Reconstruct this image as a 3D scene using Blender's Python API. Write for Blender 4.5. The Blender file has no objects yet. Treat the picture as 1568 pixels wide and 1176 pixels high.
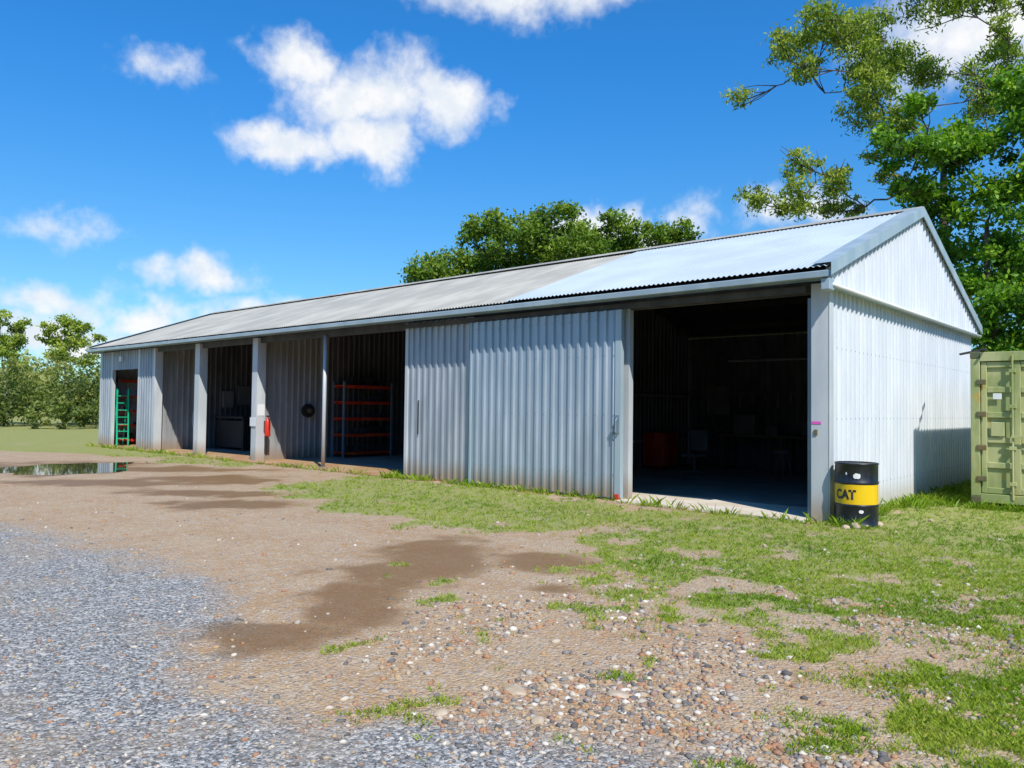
import bpy, math, random
import numpy as np
from mathutils import Vector, Matrix
random.seed(4); rng=np.random.default_rng(7)
scene=bpy.context.scene
R=math.radians
# ---------------------------------------------------------------- camera station
CAM=np.array([4.35,-11.54]); YAW=R(41.85)
F=np.array([-math.sin(YAW),math.cos(YAW)]); RT=np.array([math.cos(YAW),math.sin(YAW)])
def W(lat,d,z=0.0):
    p=CAM+F*d+RT*lat
    return (float(p[0]),float(p[1]),z)
cd=bpy.data.cameras.new("camera"); cam=bpy.data.objects.new("camera",cd)
scene.collection.objects.link(cam); scene.camera=cam
cd.sensor_width=36; cd.lens=27.3; cd.clip_end=3000; cd.clip_start=0.05
cam.matrix_world=Matrix.Translation((CAM[0],CAM[1],1.6))@Matrix.Rotation(YAW,4,'Z')@Matrix.Rotation(R(91.78),4,'X')@Matrix.Rotation(R(0.7),4,'Z')
scene.view_settings.view_transform='Standard'; scene.view_settings.look='None'; scene.view_settings.exposure=0

# ---------------------------------------------------------------- node helpers
def newmat(name):
    m=bpy.data.materials.new(name); m.use_nodes=True
    nt=m.node_tree; b=nt.nodes["Principled BSDF"]
    return m,nt,b
def N(nt,t,**kw):
    n=nt.nodes.new(t)
    for k,v in kw.items(): setattr(n,k,v)
    return n
def setin(nt,inp,v):
    if isinstance(v,bpy.types.NodeSocket): nt.links.new(v,inp)
    else: inp.default_value=v
def math_(nt,op,a,b=0.0,c=None,clamp=False):
    n=nt.nodes.new('ShaderNodeMath'); n.operation=op; n.use_clamp=clamp
    setin(nt,n.inputs[0],a); setin(nt,n.inputs[1],b)
    if c is not None: setin(nt,n.inputs[2],c)
    return n.outputs[0]
def sstep(nt,v,a,b):
    n=nt.nodes.new('ShaderNodeMapRange'); n.interpolation_type='SMOOTHSTEP'
    setin(nt,n.inputs['Value'],v); n.inputs['From Min'].default_value=a; n.inputs['From Max'].default_value=b
    return n.outputs['Result']
def mix(nt,f,a,b,mode='MIX'):
    n=nt.nodes.new('ShaderNodeMix'); n.data_type='RGBA'; n.blend_type=mode
    setin(nt,n.inputs[0],f)
    for i,v in ((6,a),(7,b)):
        if isinstance(v,bpy.types.NodeSocket): nt.links.new(v,n.inputs[i])
        else: n.inputs[i].default_value=(*v[:3],1)
    return n.outputs[2]
def noise(nt,vec,scale,detail=4,rough=.55):
    n=nt.nodes.new('ShaderNodeTexNoise'); n.inputs['Scale'].default_value=scale
    n.inputs['Detail'].default_value=detail; n.inputs['Roughness'].default_value=rough
    if vec is not None: nt.links.new(vec,n.inputs['Vector'])
    return n
def mapping(nt,vec,scale):
    n=nt.nodes.new('ShaderNodeMapping'); n.inputs['Scale'].default_value=scale
    nt.links.new(vec,n.inputs['Vector']); return n.outputs[0]

def paint(name,c1,c2,rough=.5,metal=0.,nscale=3.,stretch=(1,1,.25),lo=.35,hi=.7,rust=0.,rustcol=(.22,.09,.03),bump=0.,splash=None):
    m,nt,b=newmat(name)
    tc=N(nt,'ShaderNodeTexCoord').outputs['Object']
    v=mapping(nt,tc,stretch)
    n1=noise(nt,v,nscale,4)
    col=mix(nt,sstep(nt,n1.outputs[0],lo,hi),c1,c2)
    if rust>0:
        n2=noise(nt,v,nscale*2.3,6,.7)
        col=mix(nt,sstep(nt,n2.outputs[0],.72-rust*.25,.78-rust*.2),col,rustcol)
    if splash:   # soil splashed up at the foot of the wall
        s=N(nt,'ShaderNodeSeparateXYZ'); nt.links.new(tc,s.inputs[0])
        k=math_(nt,'ADD',s.outputs[2],math_(nt,'MULTIPLY',n1.outputs[0],-.5))
        col=mix(nt,math_(nt,'MULTIPLY',sstep(nt,math_(nt,'MULTIPLY',k,-1.),-.28,.22),.7),col,splash)
    nt.links.new(col,b.inputs['Base Color'])
    b.inputs['Metallic'].default_value=metal
    nt.links.new(math_(nt,'MULTIPLY_ADD',n1.outputs[0],.25,rough-.12),b.inputs['Roughness'])
    if bump:
        bp=N(nt,'ShaderNodeBump'); bp.inputs['Strength'].default_value=bump; bp.inputs['Distance'].default_value=.02
        nt.links.new(n1.outputs[0],bp.inputs['Height']); nt.links.new(bp.outputs[0],b.inputs['Normal'])
    return m

SPL=(.34,.22,.11)
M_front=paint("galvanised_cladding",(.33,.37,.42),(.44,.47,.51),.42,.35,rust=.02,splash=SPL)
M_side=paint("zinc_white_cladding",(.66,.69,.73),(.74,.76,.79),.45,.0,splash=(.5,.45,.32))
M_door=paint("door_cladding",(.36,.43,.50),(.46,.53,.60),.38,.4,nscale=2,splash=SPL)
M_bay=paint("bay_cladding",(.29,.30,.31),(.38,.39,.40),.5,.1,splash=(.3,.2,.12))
M_inner=paint("inner_cladding_shaded",(.09,.09,.095),(.15,.15,.155),.55,.1)  # inside faces of the walls, interior shade put into the colour
M_dark=paint("roof_lining_shaded",(.025,.025,.025),(.05,.05,.05),.7)  # roof underside, darkened in colour for the shade indoors
M_roofn=paint("roof_sheet_new",(.42,.48,.51),(.48,.54,.57),.6,.0,nscale=.8)
M_roofo=paint("roof_sheet_old",(.34,.325,.28),(.46,.435,.37),.7,.0,nscale=1.4,stretch=(1,.4,1),rust=.16,rustcol=(.24,.215,.17))
M_flash=paint("flashing_blue_grey",(.34,.43,.48),(.42,.51,.55),.4,.1)
M_gutter=paint("gutter_metal",(.17,.24,.29),(.24,.31,.36),.4,.2)
M_head=paint("header_steel_shaded",(.05,.05,.05),(.09,.09,.09),.6)  # dark header; the shadow under the gutter is put into this colour
M_post=paint("post_steel",(.50,.53,.55),(.62,.64,.65),.45,.05,rust=.03,splash=SPL)
M_black=paint("black_paint",(.010,.013,.02),(.03,.034,.045),.35,nscale=6)
M_yellow=paint("yellow_paint",(.85,.55,.01),(.78,.48,.01),.4,rust=.12,nscale=5,rustcol=(.35,.2,.03))
M_red=paint("red_paint",(.6,.03,.01),(.75,.09,.02),.45)
M_green=paint("green_paint",(.01,.45,.22),(.02,.55,.28),.45)
M_white=paint("white_paint",(.75,.75,.75),(.8,.8,.8),.5)
M_grey=paint("board_grey",(.14,.14,.14),(.22,.22,.21),.6)
M_pink=paint("pink_sticker",(.8,.1,.5),(.8,.15,.55),.5)
M_rub=paint("rubber",(.012,.012,.012),(.03,.03,.03),.6)
M_cont=paint("container_paint",(.30,.35,.13),(.46,.47,.22),.65,rust=.50,nscale=2.2,stretch=(1.4,1.4,.45),lo=.4,hi=.6,rustcol=(.50,.34,.07))
M_contd=paint("container_dark",(.10,.12,.06),(.22,.13,.05),.6,rust=.4)
M_bark=paint("bark",(.26,.21,.16),(.45,.40,.34),.85,nscale=4,bump=.4)
M_barkd=paint("bark_dark",(.06,.045,.035),(.16,.125,.10),.9,nscale=4,bump=.4)
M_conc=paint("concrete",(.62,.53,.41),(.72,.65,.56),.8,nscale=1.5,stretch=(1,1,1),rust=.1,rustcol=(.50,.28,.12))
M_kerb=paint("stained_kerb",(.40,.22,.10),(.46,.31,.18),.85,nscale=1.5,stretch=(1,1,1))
M_floor=paint("slab_floor_shaded",(.24,.22,.20),(.34,.31,.28),.8,nscale=1.2,stretch=(1,1,1))
M_rock=paint("rock",(.44,.33,.21),(.56,.46,.35),.85,nscale=8,stretch=(1,1,1),bump=.3)

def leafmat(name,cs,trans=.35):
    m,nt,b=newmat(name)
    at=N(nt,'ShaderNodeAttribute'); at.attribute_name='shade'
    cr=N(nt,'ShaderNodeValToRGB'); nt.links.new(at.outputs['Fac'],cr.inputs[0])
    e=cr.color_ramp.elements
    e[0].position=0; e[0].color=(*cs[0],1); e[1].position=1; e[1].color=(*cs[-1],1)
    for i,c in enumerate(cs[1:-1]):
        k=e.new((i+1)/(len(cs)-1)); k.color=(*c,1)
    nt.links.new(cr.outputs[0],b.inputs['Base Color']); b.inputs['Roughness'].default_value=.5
    b.inputs['Specular IOR Level'].default_value=.25
    tr=N(nt,'ShaderNodeBsdfTranslucent'); nt.links.new(mix(nt,1.,cr.outputs[0],(1.0,1.2,.5),'MULTIPLY'),tr.inputs[0])
    ms=N(nt,'ShaderNodeMixShader'); ms.inputs[0].default_value=trans
    nt.links.new(b.outputs[0],ms.inputs[1]); nt.links.new(tr.outputs[0],ms.inputs[2])
    nt.links.new(ms.outputs[0],nt.nodes['Material Output'].inputs[0]); return m
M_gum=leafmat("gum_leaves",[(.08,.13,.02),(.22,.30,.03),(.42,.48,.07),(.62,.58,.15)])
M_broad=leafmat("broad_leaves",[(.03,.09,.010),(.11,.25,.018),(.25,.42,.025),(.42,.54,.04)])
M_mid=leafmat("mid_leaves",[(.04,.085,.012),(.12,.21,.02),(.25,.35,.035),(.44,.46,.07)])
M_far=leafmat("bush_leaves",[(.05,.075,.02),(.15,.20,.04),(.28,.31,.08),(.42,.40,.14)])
M_grass=leafmat("grass_blades",[(.13,.25,.012),(.24,.36,.02),(.37,.44,.045),(.50,.45,.13)],.3)
M_back=leafmat("blocker_tree_leaves",[(.02,.04,.01),(.04,.08,.015),(.07,.12,.02)],.2)  # leaves of the unseen trees added to block sky light

# ---------------------------------------------------------------- mesh helpers
def empty(name,loc=(0,0,0)):
    o=bpy.data.objects.new(name,None); o.location=loc; scene.collection.objects.link(o); return o
def mk(name,verts,faces,mat,parent=None,smooth=False):
    me=bpy.data.meshes.new(name); me.from_pydata([tuple(v) for v in verts],[],faces); me.update()
    for m in (mat if isinstance(mat,(list,tuple)) else [mat]): me.materials.append(m)
    if smooth: me.polygons.foreach_set('use_smooth',[True]*len(me.polygons))
    o=bpy.data.objects.new(name,me); scene.collection.objects.link(o)
    if parent: o.parent=parent
    return o
class MB:
    def __init__(s): s.v=[]; s.f=[]
    def box(s,x0,x1,y0,y1,z0,z1):
        n=len(s.v)
        s.v+=[(x0,y0,z0),(x1,y0,z0),(x1,y1,z0),(x0,y1,z0),(x0,y0,z1),(x1,y0,z1),(x1,y1,z1),(x0,y1,z1)]
        s.f+=[tuple(n+i for i in q) for q in ((0,3,2,1),(4,5,6,7),(0,1,5,4),(1,2,6,5),(2,3,7,6),(3,0,4,7))]
        return s
    def tube(s,pts,rads,k=8,cap=True):
        n0=len(s.v); pts=[Vector(p) for p in pts]
        for i,p in enumerate(pts):
            t=(pts[min(i+1,len(pts)-1)]-pts[max(i-1,0)]).normalized()
            a=t.cross(Vector((0,0,1)) if abs(t.z)<.95 else Vector((1,0,0))).normalized(); b=t.cross(a)
            r=rads[i] if hasattr(rads,'__len__') else rads
            for j in range(k):
                an=2*math.pi*j/k; s.v.append(tuple(p+a*math.cos(an)*r+b*math.sin(an)*r))
        for i in range(len(pts)-1):
            for j in range(k):
                s.f.append((n0+i*k+j,n0+i*k+(j+1)%k,n0+(i+1)*k+(j+1)%k,n0+(i+1)*k+j))
        if cap:
            s.f.append(tuple(n0+j for j in range(k))[::-1]); s.f.append(tuple(n0+(len(pts)-1)*k+j for j in range(k)))
        return s
    def mk(s,name,mat,parent=None,bevel=0,smooth=False):
        o=mk(name,s.v,s.f,mat,parent,smooth)
        if bevel:
            m=o.modifiers.new('b','BEVEL'); m.width=bevel; m.segments=2; m.limit_method='ANGLE'
        return o
def ribbed(name,axis,a0,a1,pos,z0,z1,mat,parent,out=-1,pitch=.2,h=.038):
    us=[];hs=[]
    u=a0
    prof=[(0,0),(.60,0),(.68,1),(.90,1)]
    while u<a1-1e-6:
        for q,hh in prof:
            uu=u+q*pitch
            if uu<a1-1e-6: us.append(uu); hs.append(hh)
        u+=pitch
    us.append(a1); hs.append(0)
    zt=z1 if callable(z1) else (lambda u:z1); zb=z0 if callable(z0) else (lambda u:z0)
    v=[];f=[]
    for u,hh in zip(us,hs):
        o=pos+out*h*hh
        for z in (zb(u),zt(u)):
            v.append((u,o,z) if axis=='x' else (o,u,z))
    for i in range(len(us)-1):
        f.append((2*i,2*i+2,2*i+3,2*i+1))
    return mk(name,v,f,mat,parent)
def lathe(prof,c,k=40):
    v=[];f=[]
    for r,z in prof:
        for j in range(k):
            a=2*math.pi*j/k; v.append((c[0]+r*math.cos(a),c[1]+r*math.sin(a),c[2]+z))
    for i in range(len(prof)-1):
        for j in range(k): f.append((i*k+j,i*k+(j+1)%k,(i+1)*k+(j+1)%k,(i+1)*k+j))
    return v,f

# ---------------------------------------------------------------- shed
shed=empty("metal_shed")
XL,XR=-26.9,0.22; D=9.1; YR=4.5; ZR=5.43; SL=.365; EO=-.32
def zroof(y): return ZR-SL*abs(y-YR)
XDIV=-5.85
def corr_roof(name,x0,x1,y0,y1,dz,mat,pitch=.09,amp=.012):
    n=int(round((x1-x0)/pitch))*6; xs=np.linspace(x0,x1,n+1)
    v=[];f=[]
    for i,x in enumerate(xs):
        w=amp*math.sin((x-x0)/pitch*2*math.pi)
        for y in (y0,(y0+y1)/2,y1): v.append((x,y,zroof(y)+dz+w))
    for i in range(n):
        for j in range(2): f.append((3*i+j,3*i+3+j,3*i+4+j,3*i+1+j))
    return mk(name,v,f,mat,shed,True)
corr_roof("roof_front_old",XL-.25,XDIV+.1,EO-.05,YR,.015,M_roofo)
corr_roof("roof_front_new",XDIV,.36,EO-.07,YR,.040,M_roofn)
corr_roof("roof_back",XL-.25,.36,D+.4,YR,.02,M_roofo)
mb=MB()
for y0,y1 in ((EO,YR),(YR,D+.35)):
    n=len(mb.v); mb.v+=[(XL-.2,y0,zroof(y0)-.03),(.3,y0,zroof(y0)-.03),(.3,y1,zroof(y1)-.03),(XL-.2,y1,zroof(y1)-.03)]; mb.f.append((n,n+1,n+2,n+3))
mb.mk("roof_lining_shaded",M_dark,shed)
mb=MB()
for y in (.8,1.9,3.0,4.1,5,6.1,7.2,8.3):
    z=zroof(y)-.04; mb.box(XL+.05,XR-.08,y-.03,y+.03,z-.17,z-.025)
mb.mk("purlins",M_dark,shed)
mb=MB()
for s_ in (-1,1):
    n=len(mb.v); y=YR+s_*.2
    mb.v+=[(XL-.27,YR,ZR+.09),(.38,YR,ZR+.09),(.38,y,zroof(y)+.075),(XL-.27,y,zroof(y)+.075)]; mb.f.append((n,n+1,n+2,n+3))
mb.mk("ridge_cap",M_roofo,shed)
def barge(name,xa,xb):
    mb=MB()
    for y0,y1 in ((EO-.06,YR),(YR,D+.46)):
        n=len(mb.v)
        for y in (y0,y1):
            zt=zroof(y)+.082
            mb.v+=[(xa,y,zt),(xb,y,zt),(xb,y,zt-.19),(xb-.02*(1 if xb>xa else -1),y,zt-.19)]
        mb.f+=[(n,n+1,n+5,n+4),(n+1,n+2,n+6,n+5),(n+2,n+3,n+7,n+6)]
    return mb.mk(name,M_flash,shed)
barge("barge_cap_right",.12,.40); barge("barge_cap_end",XL-.06,XL-.3)
EZ=3.47
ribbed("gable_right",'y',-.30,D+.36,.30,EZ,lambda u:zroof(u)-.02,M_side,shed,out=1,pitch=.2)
ribbed("gable_end",'y',-.30,D+.36,XL-.16,EZ,lambda u:zroof(u)-.02,M_side,shed,out=-1)
MB().box(.225,.36,-.32,D+.38,EZ-.07,EZ-.002).mk("gable_flashing",M_flash,shed,.012)
MB().tube([(.39,-.28,EZ-.05),(.39,D+.3,EZ-.05)],.03).mk("side_conduit",M_white,shed,smooth=True)
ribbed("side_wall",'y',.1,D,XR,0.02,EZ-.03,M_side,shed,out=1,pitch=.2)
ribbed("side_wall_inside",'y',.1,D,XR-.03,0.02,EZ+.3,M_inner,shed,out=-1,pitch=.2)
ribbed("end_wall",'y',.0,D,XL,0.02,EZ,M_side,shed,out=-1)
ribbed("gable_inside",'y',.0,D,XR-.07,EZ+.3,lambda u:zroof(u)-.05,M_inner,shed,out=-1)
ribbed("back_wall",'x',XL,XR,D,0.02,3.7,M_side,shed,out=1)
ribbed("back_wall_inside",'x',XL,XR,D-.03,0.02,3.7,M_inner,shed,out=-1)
mb=MB()
for z in (1.05,2.1,3.1):
    mb.box(XL+.1,XR-.2,D-.16,D-.09,z-.04,z+.04)
    mb.box(XR-.17,XR-.1,.3,D-.2,z-.04,z+.04)
mb.mk("girts",M_inner,shed)
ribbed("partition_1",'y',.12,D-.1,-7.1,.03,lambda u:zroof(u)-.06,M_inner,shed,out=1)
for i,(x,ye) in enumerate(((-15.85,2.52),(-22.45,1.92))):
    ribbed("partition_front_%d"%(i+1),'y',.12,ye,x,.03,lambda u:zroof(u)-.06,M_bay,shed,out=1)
    ribbed("partition_rear_shaded_%d"%(i+1),'y',ye,D-.1,x,.03,lambda u:zroof(u)-.06,M_inner,shed,out=1)  # darker cladding from here back: fading light painted into the colour
mb=MB()
for z in (.75,2.0): mb.box(-7.06,-7.0,.3,D-.2,z-.03,z+.03)
mb.mk("partition_girts",M_bay,shed)
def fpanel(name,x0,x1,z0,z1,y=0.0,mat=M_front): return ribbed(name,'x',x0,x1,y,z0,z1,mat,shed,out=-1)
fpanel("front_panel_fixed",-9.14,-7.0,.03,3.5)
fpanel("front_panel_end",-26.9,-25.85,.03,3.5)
fpanel("front_header_end",-25.85,-23.55,2.82,3.5)
fpanel("front_panel_pier",-23.55,-22.35,.03,3.5)
MB().box(XL,XR-.04,.06,.16,3.36,3.62).mk("header_beam",M_head,shed)
MB().box(-9.2,XR-.3,-.085,-.04,3.37,3.47).mk("door_track",M_head,shed)
MB().box(XL-.25,.36,-.33,-.305,3.49,3.6).mk("fascia",M_gutter,shed)
mb=MB(); gp=[(-.335,3.625),(-.335,3.53),(-.44,3.53),(-.44,3.605),(-.45,3.61),(-.46,3.60),(-.455,3.52),(-.335,3.52)]
for x in (XL-.3,.38): mb.v+=[(x,y,z) for y,z in gp]
k=len(gp)
for i in range(k-1): mb.f.append((i,i+1,k+i+1,k+i))
mb.f.append((2,3,4,5,6)); mb.f.append((k+6,k+5,k+4,k+3,k+2))
mb.mk("gutter",M_flash,shed)
MB().box(.27,.39,-.42,-.22,3.34,3.5).mk("gutter_stop",M_flash,shed,.01)
def cpost(name,xc,w,y0=-.03,d=.27,z1=3.5):
    mb=MB(); t=.02
    mb.box(xc-w/2,xc+w/2,y0,y0+t,.0,z1); mb.box(xc+w/2-t,xc+w/2,y0+t+.001,y0+d,.0,z1)
    mb.box(xc-w/2,xc-w/2+t,y0+t+.001,y0+d,.0,z1); mb.box(xc-w/2+t+.001,xc-w/2+.08,y0+d-t,y0+d-.001,.0,z1)
    return mb.mk(name,M_post,shed,.006)
MB().box(-.02,.235,-.03,.10,.0,3.5).box(.236,.262,-.036,.115,0,3.42).mk("corner_post",M_post,shed,.008)
MB().box(-.1,-.021,.05,.13,.0,3.3).mk("corner_stop",M_gutter,shed,.005)
cpost("post_15",-15.75,.28); cpost("post_19",-19.2,.3); cpost("post_22",-22.3,.2); cpost("post_26",-26.85,.2)
cpost("post_25",-25.85,.12,d=.12); cpost("post_23",-23.5,.14,d=.14)
MB().tube([(-12.42,.02,0),(-12.42,.02,3.4)],.05,10).mk("post_12",M_post,shed,smooth=True)
MB().box(-12.52,-12.32,-.08,.12,.03,.05).mk("post_12_foot",M_post,shed)
cpost("post_9",-9.18,.1,d=.14); cpost("post_7",-7.12,.12,d=.12)
MB().box(-3.42,-3.24,.03,.16,0,3.4).mk("post_3",M_post,shed,.006)
dz0,dz1=.05,3.36; dx0,dx1=-7.05,-3.42; dy=-.11
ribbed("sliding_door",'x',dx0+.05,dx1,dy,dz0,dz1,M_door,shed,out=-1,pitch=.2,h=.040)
MB().box(dx0,dx0+.05,dy-.03,dy+.05,dz0,dz1).box(dx1,dx1+.13,dy-.04,dy+.05,dz0,dz1).mk("door_stiles",M_flash,shed,.005)
MB().box(dx0+.05,dx1,dy+.003,dy+.05,dz0-.02,dz0+.08).box(dx0+.05,dx1,dy+.003,dy+.05,dz1-.08,dz1).mk("door_rails",M_gutter,shed)
MB().box(dx0-.06,dx0-.002,dy+.02,dy+.06,dz0,dz1).mk("door_gap_strip",M_rub,shed)
mb=MB().tube([(dx1+.06,dy-.05,1.45),(dx1+.06,dy-.10,1.4),(dx1+.06,dy-.10,1.2),(dx1+.06,dy-.05,1.15)],.014,8)
mb.box(dx1+.02,dx1+.1,dy-.055,dy-.04,1.18,1.5).box(dx1-.06,dx1+.01,dy-.07,dy-.04,1.2,1.26)
mb.mk("door_handle",M_gutter,shed)
MB().tube([(-8.72,-.06,1.0),(-8.72,-.06,1.75)],.015,6).mk("panel_handle",M_rub,shed)
MB().box(dx1+.02,dx1+.1,dy-.06,dy-.02,.02,.12).mk("door_latch_foot",M_red,shed)
mb=MB()
for z in (.45,1.5,2.55,3.2):
    x=dx0+.05+.158
    while x<dx1: mb.box(x-.007,x+.007,dy-.046,dy-.039,z-.007,z+.007); x+=.2
    y=.1+.158
    while y<D: mb.box(XR+.037,XR+.044,y-.007,y+.007,z-.007,z+.007); y+=.2
mb.mk("cladding_screws",M_gutter,shed)
MB().box(XL-.1,XR-.02,1.25,D-.02,-.2,.028).mk("floor_slab",M_floor,shed)  # deeper floor, its shade put into a darker colour
MB().box(-7.0,XR-.02,-.02,1.249,-.2,.028).mk("floor_slab_sunlit",M_conc,shed)  # paler strip, the sunlit band of floor put into the colour
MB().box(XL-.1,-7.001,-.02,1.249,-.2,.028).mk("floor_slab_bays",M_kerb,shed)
MB().box(-26.9,-9.3,-.28,-.021,-.2,.03).mk("apron_kerb",M_kerb,shed,.008)
MB().box(-3.3,-.03,-.30,-.021,-.2,.034).mk("door_sill",M_conc,shed,.008)
MB().box(.0,.13,-.036,-.031,1.42,1.46).mk("pink_sticker",M_pink,shed)
MB().box(.03,.08,-.05,-.031,1.26,1.34).mk("padlock",M_contd,shed,.005)
MB().box(-25.0,-24.85,-.12,-.04,3.12,3.3).mk("wall_lamp",M_white,shed,.01)
MB().box(-15.90,-15.62,-.06,-.045,1.0,1.25).mk("post_tape",M_white,shed)
MB().tube([(.95,4.7,2.70),(1.56,3.65,2.70)],.022,8).mk("side_pipe",M_rub,shed)

# ---------------------------------------------------------------- contents
def shelf(x0,x1,y0,y1,h,levels,seed=0):
    e=empty("storage_shelf"); mb=MB()
    for x in (x0,x1-.05):
        for y in (y0,y1-.05): mb.box(x,x+.05,y,y+.05,.03,h)
    mb.mk("uprights",M_gutter,e)
    mb=MB(); mc=MB(); rr=random.Random(seed)
    for z in levels:
        for x in (x0+.052,x1-.102): mb.box(x,x+.05,y0+.052,y1-.052,z-.09,z)
        mb.box(x0+.105,x1-.105,y0+.052,y1-.052,z-.03,z-.003)
        y=y0+.1
        while y<y1-.3:
            w=rr.uniform(.1,.3)
            if rr.random()<.35: mc.box(x0+.15,x1-.15-rr.random()*.1,y,y+w,z+.001,z+rr.uniform(.08,.28))
            y+=w+.06
    mb.mk("beams",M_red,e)
    if mc.v: mc.mk("stored_boxes",M_dark,e,.01)
    return e
shelf(-15.75,-15.15,2.6,4.5,2.35,(.2,.75,1.25,1.75,2.25),1)
shelf(-26.75,-26.2,.35,1.7,2.6,(.25,.8,1.35,1.9,2.5),2)
lad=empty("ladder"); mb=MB()
for yy,xx in ((.16,-25.72),(.52,-25.60)): mb.tube([(xx,yy,.04),(xx-.08,yy,2.15)],.028,6)
for i in range(1,8):
    z=.04+2.1*i/8; mb.box(-25.74-.01*i,-25.60-.01*i,.17,.51,z-.015,z+.015)
for yy in (.16,.52): mb.tube([(-25.72,yy,2.1),(-26.1,yy,.04)],.02,6)
mb.mk("rails_and_rungs",M_green,lad)
fe=empty("fire_extinguisher")
v,f=lathe([(0,0),(.075,0),(.08,.02),(.08,.40),(.05,.47),(.03,.5),(.03,.55),(0,.55)],(-15.46,.24,.72),20)
mk("cylinder_body",v,f,M_red,fe,True)
mb=MB().box(-15.5,-15.42,.21,.27,1.27,1.31); mb.tube([(-15.44,.24,1.24),(-15.33,.22,1.2),(-15.34,.22,.95)],.013,6)
mb.mk("valve_and_hose",M_rub,fe)
MB().box(-15.60,-15.54,.2,.28,.85,1.15).mk("bracket",M_rub,fe)
MB().box(-15.609,-15.602,.0,.22,1.3,1.62).mk("instruction_sign",M_white,fe)
hr=empty("hose_reel")
MB().tube([(-15.81,1.75,1.45),(-15.7,1.75,1.45)],.2,20).mk("reel",M_rub,hr)
MB().tube([(-15.7,1.75,1.45),(-15.66,1.75,1.45)],.07,12).mk("hub",M_contd,hr)
hs=empty("garden_hose"); pts=[(-22.36+.03*math.sin(a*2),1.55+.16*math.cos(a),1.0+.42*math.sin(a)) for a in np.linspace(0,4*math.pi,40)]
MB().tube(pts,.015,6).mk("coil",M_white,hs)
tk=empty("workbench"); mb=MB().box(-22.1,-20.0,2.0,2.8,1.13,1.2)
for x in (-22.05,-20.12):
    for y in (2.05,2.7): mb.box(x,x+.07,y,y+.07,.03,1.13)
mb.box(-21.95,-20.2,2.08,2.68,.12,1.05)
mb.mk("bench_and_cupboard",M_rub,tk,.01)
MB().box(-22.40,-22.3,2.5,2.9,1.5,2.1).box(-22.40,-22.34,3.1,3.6,1.6,2.3).mk("tool_board",M_grey,tk,.01)
wb=empty("workbench"); mb=MB().box(-5.6,-2.2,8.0,8.75,.9,.97)
for x in (-5.55,-3.9,-2.3):
    for y in (8.05,8.65): mb.box(x,x+.07,y,y+.07,.03,.9)
mb.mk("bench",M_contd,wb,.01)
mb=MB().box(-5.2,-4.6,8.1,8.6,.971,1.5).box(-3.4,-2.9,8.2,8.6,.971,1.35).box(-4.3,-4.0,8.15,8.5,.971,1.2)
for i in range(9): mb.box(-5.4+i*.36,-5.33+i*.36,D-.24,D-.2,1.7+.1*(i%3),2.1)
mb.mk("machines_and_tools",M_grey,wb,.01)
tb=empty("tool_chest"); mb=MB().box(-6.9,-6.3,6.3,7.1,.12,1.0)
for i in range(4): mb.box(-6.299,-6.28,6.33,7.07,.18+i*.2,.34+i*.2)
for y in (6.35,6.95):
    for x in (-6.85,-6.45): mb.tube([(x,y,.08),(x+.05,y,.08)],.055,8)
mb.mk("drawers_and_castors",M_red,tb,.01)
nb_=empty("notice_board"); MB().box(-6.4,-5.7,D-.22,D-.17,1.5,2.3).mk("board",M_grey,nb_)
ch=empty("office_chair"); mb=MB().box(-5.35,-4.9,5.6,6.05,.45,.52).box(-5.35,-4.9,6.06,6.12,.6,1.1).tube([(-5.12,5.82,.1),(-5.12,5.82,.45)],.03,8)
for i in range(5):
    a=i*1.2566; mb.tube([(-5.12,5.82,.12),(-5.12+.28*math.cos(a),5.82+.28*math.sin(a),.06)],.02,6)
mb.mk("seat_back_and_base",M_grey,ch,.01)
ch=empty("stool"); mb=MB().tube([(-3.2,6.6,.6),(-3.2,6.6,.66)],.19,16)
for i in range(4):
    a=i*1.5708+.4; mb.tube([(-3.2+.1*math.cos(a),6.6+.1*math.sin(a),.6),(-3.2+.2*math.cos(a),6.6+.2*math.sin(a),.03)],.015,6)
mb.mk("seat_and_legs",M_grey,ch)
pd=empty("pedestal_drill"); mb=MB().tube([(-1.9,7.8,.03),(-1.9,7.8,1.7)],.05,10); mb.box(-2.2,-1.6,7.5,8.1,.03,.1).box(-2.1,-1.7,7.45,8.05,1.35,1.75).box(-2.1,-1.7,7.45,7.95,.9,.94)
mb.mk("stand_head_table",M_grey,pd,.02)
fx=empty("fire_extinguisher")
v,f=lathe([(0,0),(.08,0),(.09,.02),(.09,.42),(.06,.5),(.03,.53),(.03,.58),(0,.58)],(-6.9,5.2,.85),16); mk("cylinder_body",v,f,M_red,fx,True)
MB().box(-6.94,-6.86,5.17,5.23,1.43,1.48).mk("valve",M_rub,fx)
MB().box(-7.05,-6.98,5.15,5.25,1.0,1.2).mk("bracket",M_rub,fx)
MB().tube([(-5.0,7.4,2.9),(-.3,7.4,2.9)],.03,8).mk("cross_bar",M_bay,shed)

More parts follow.
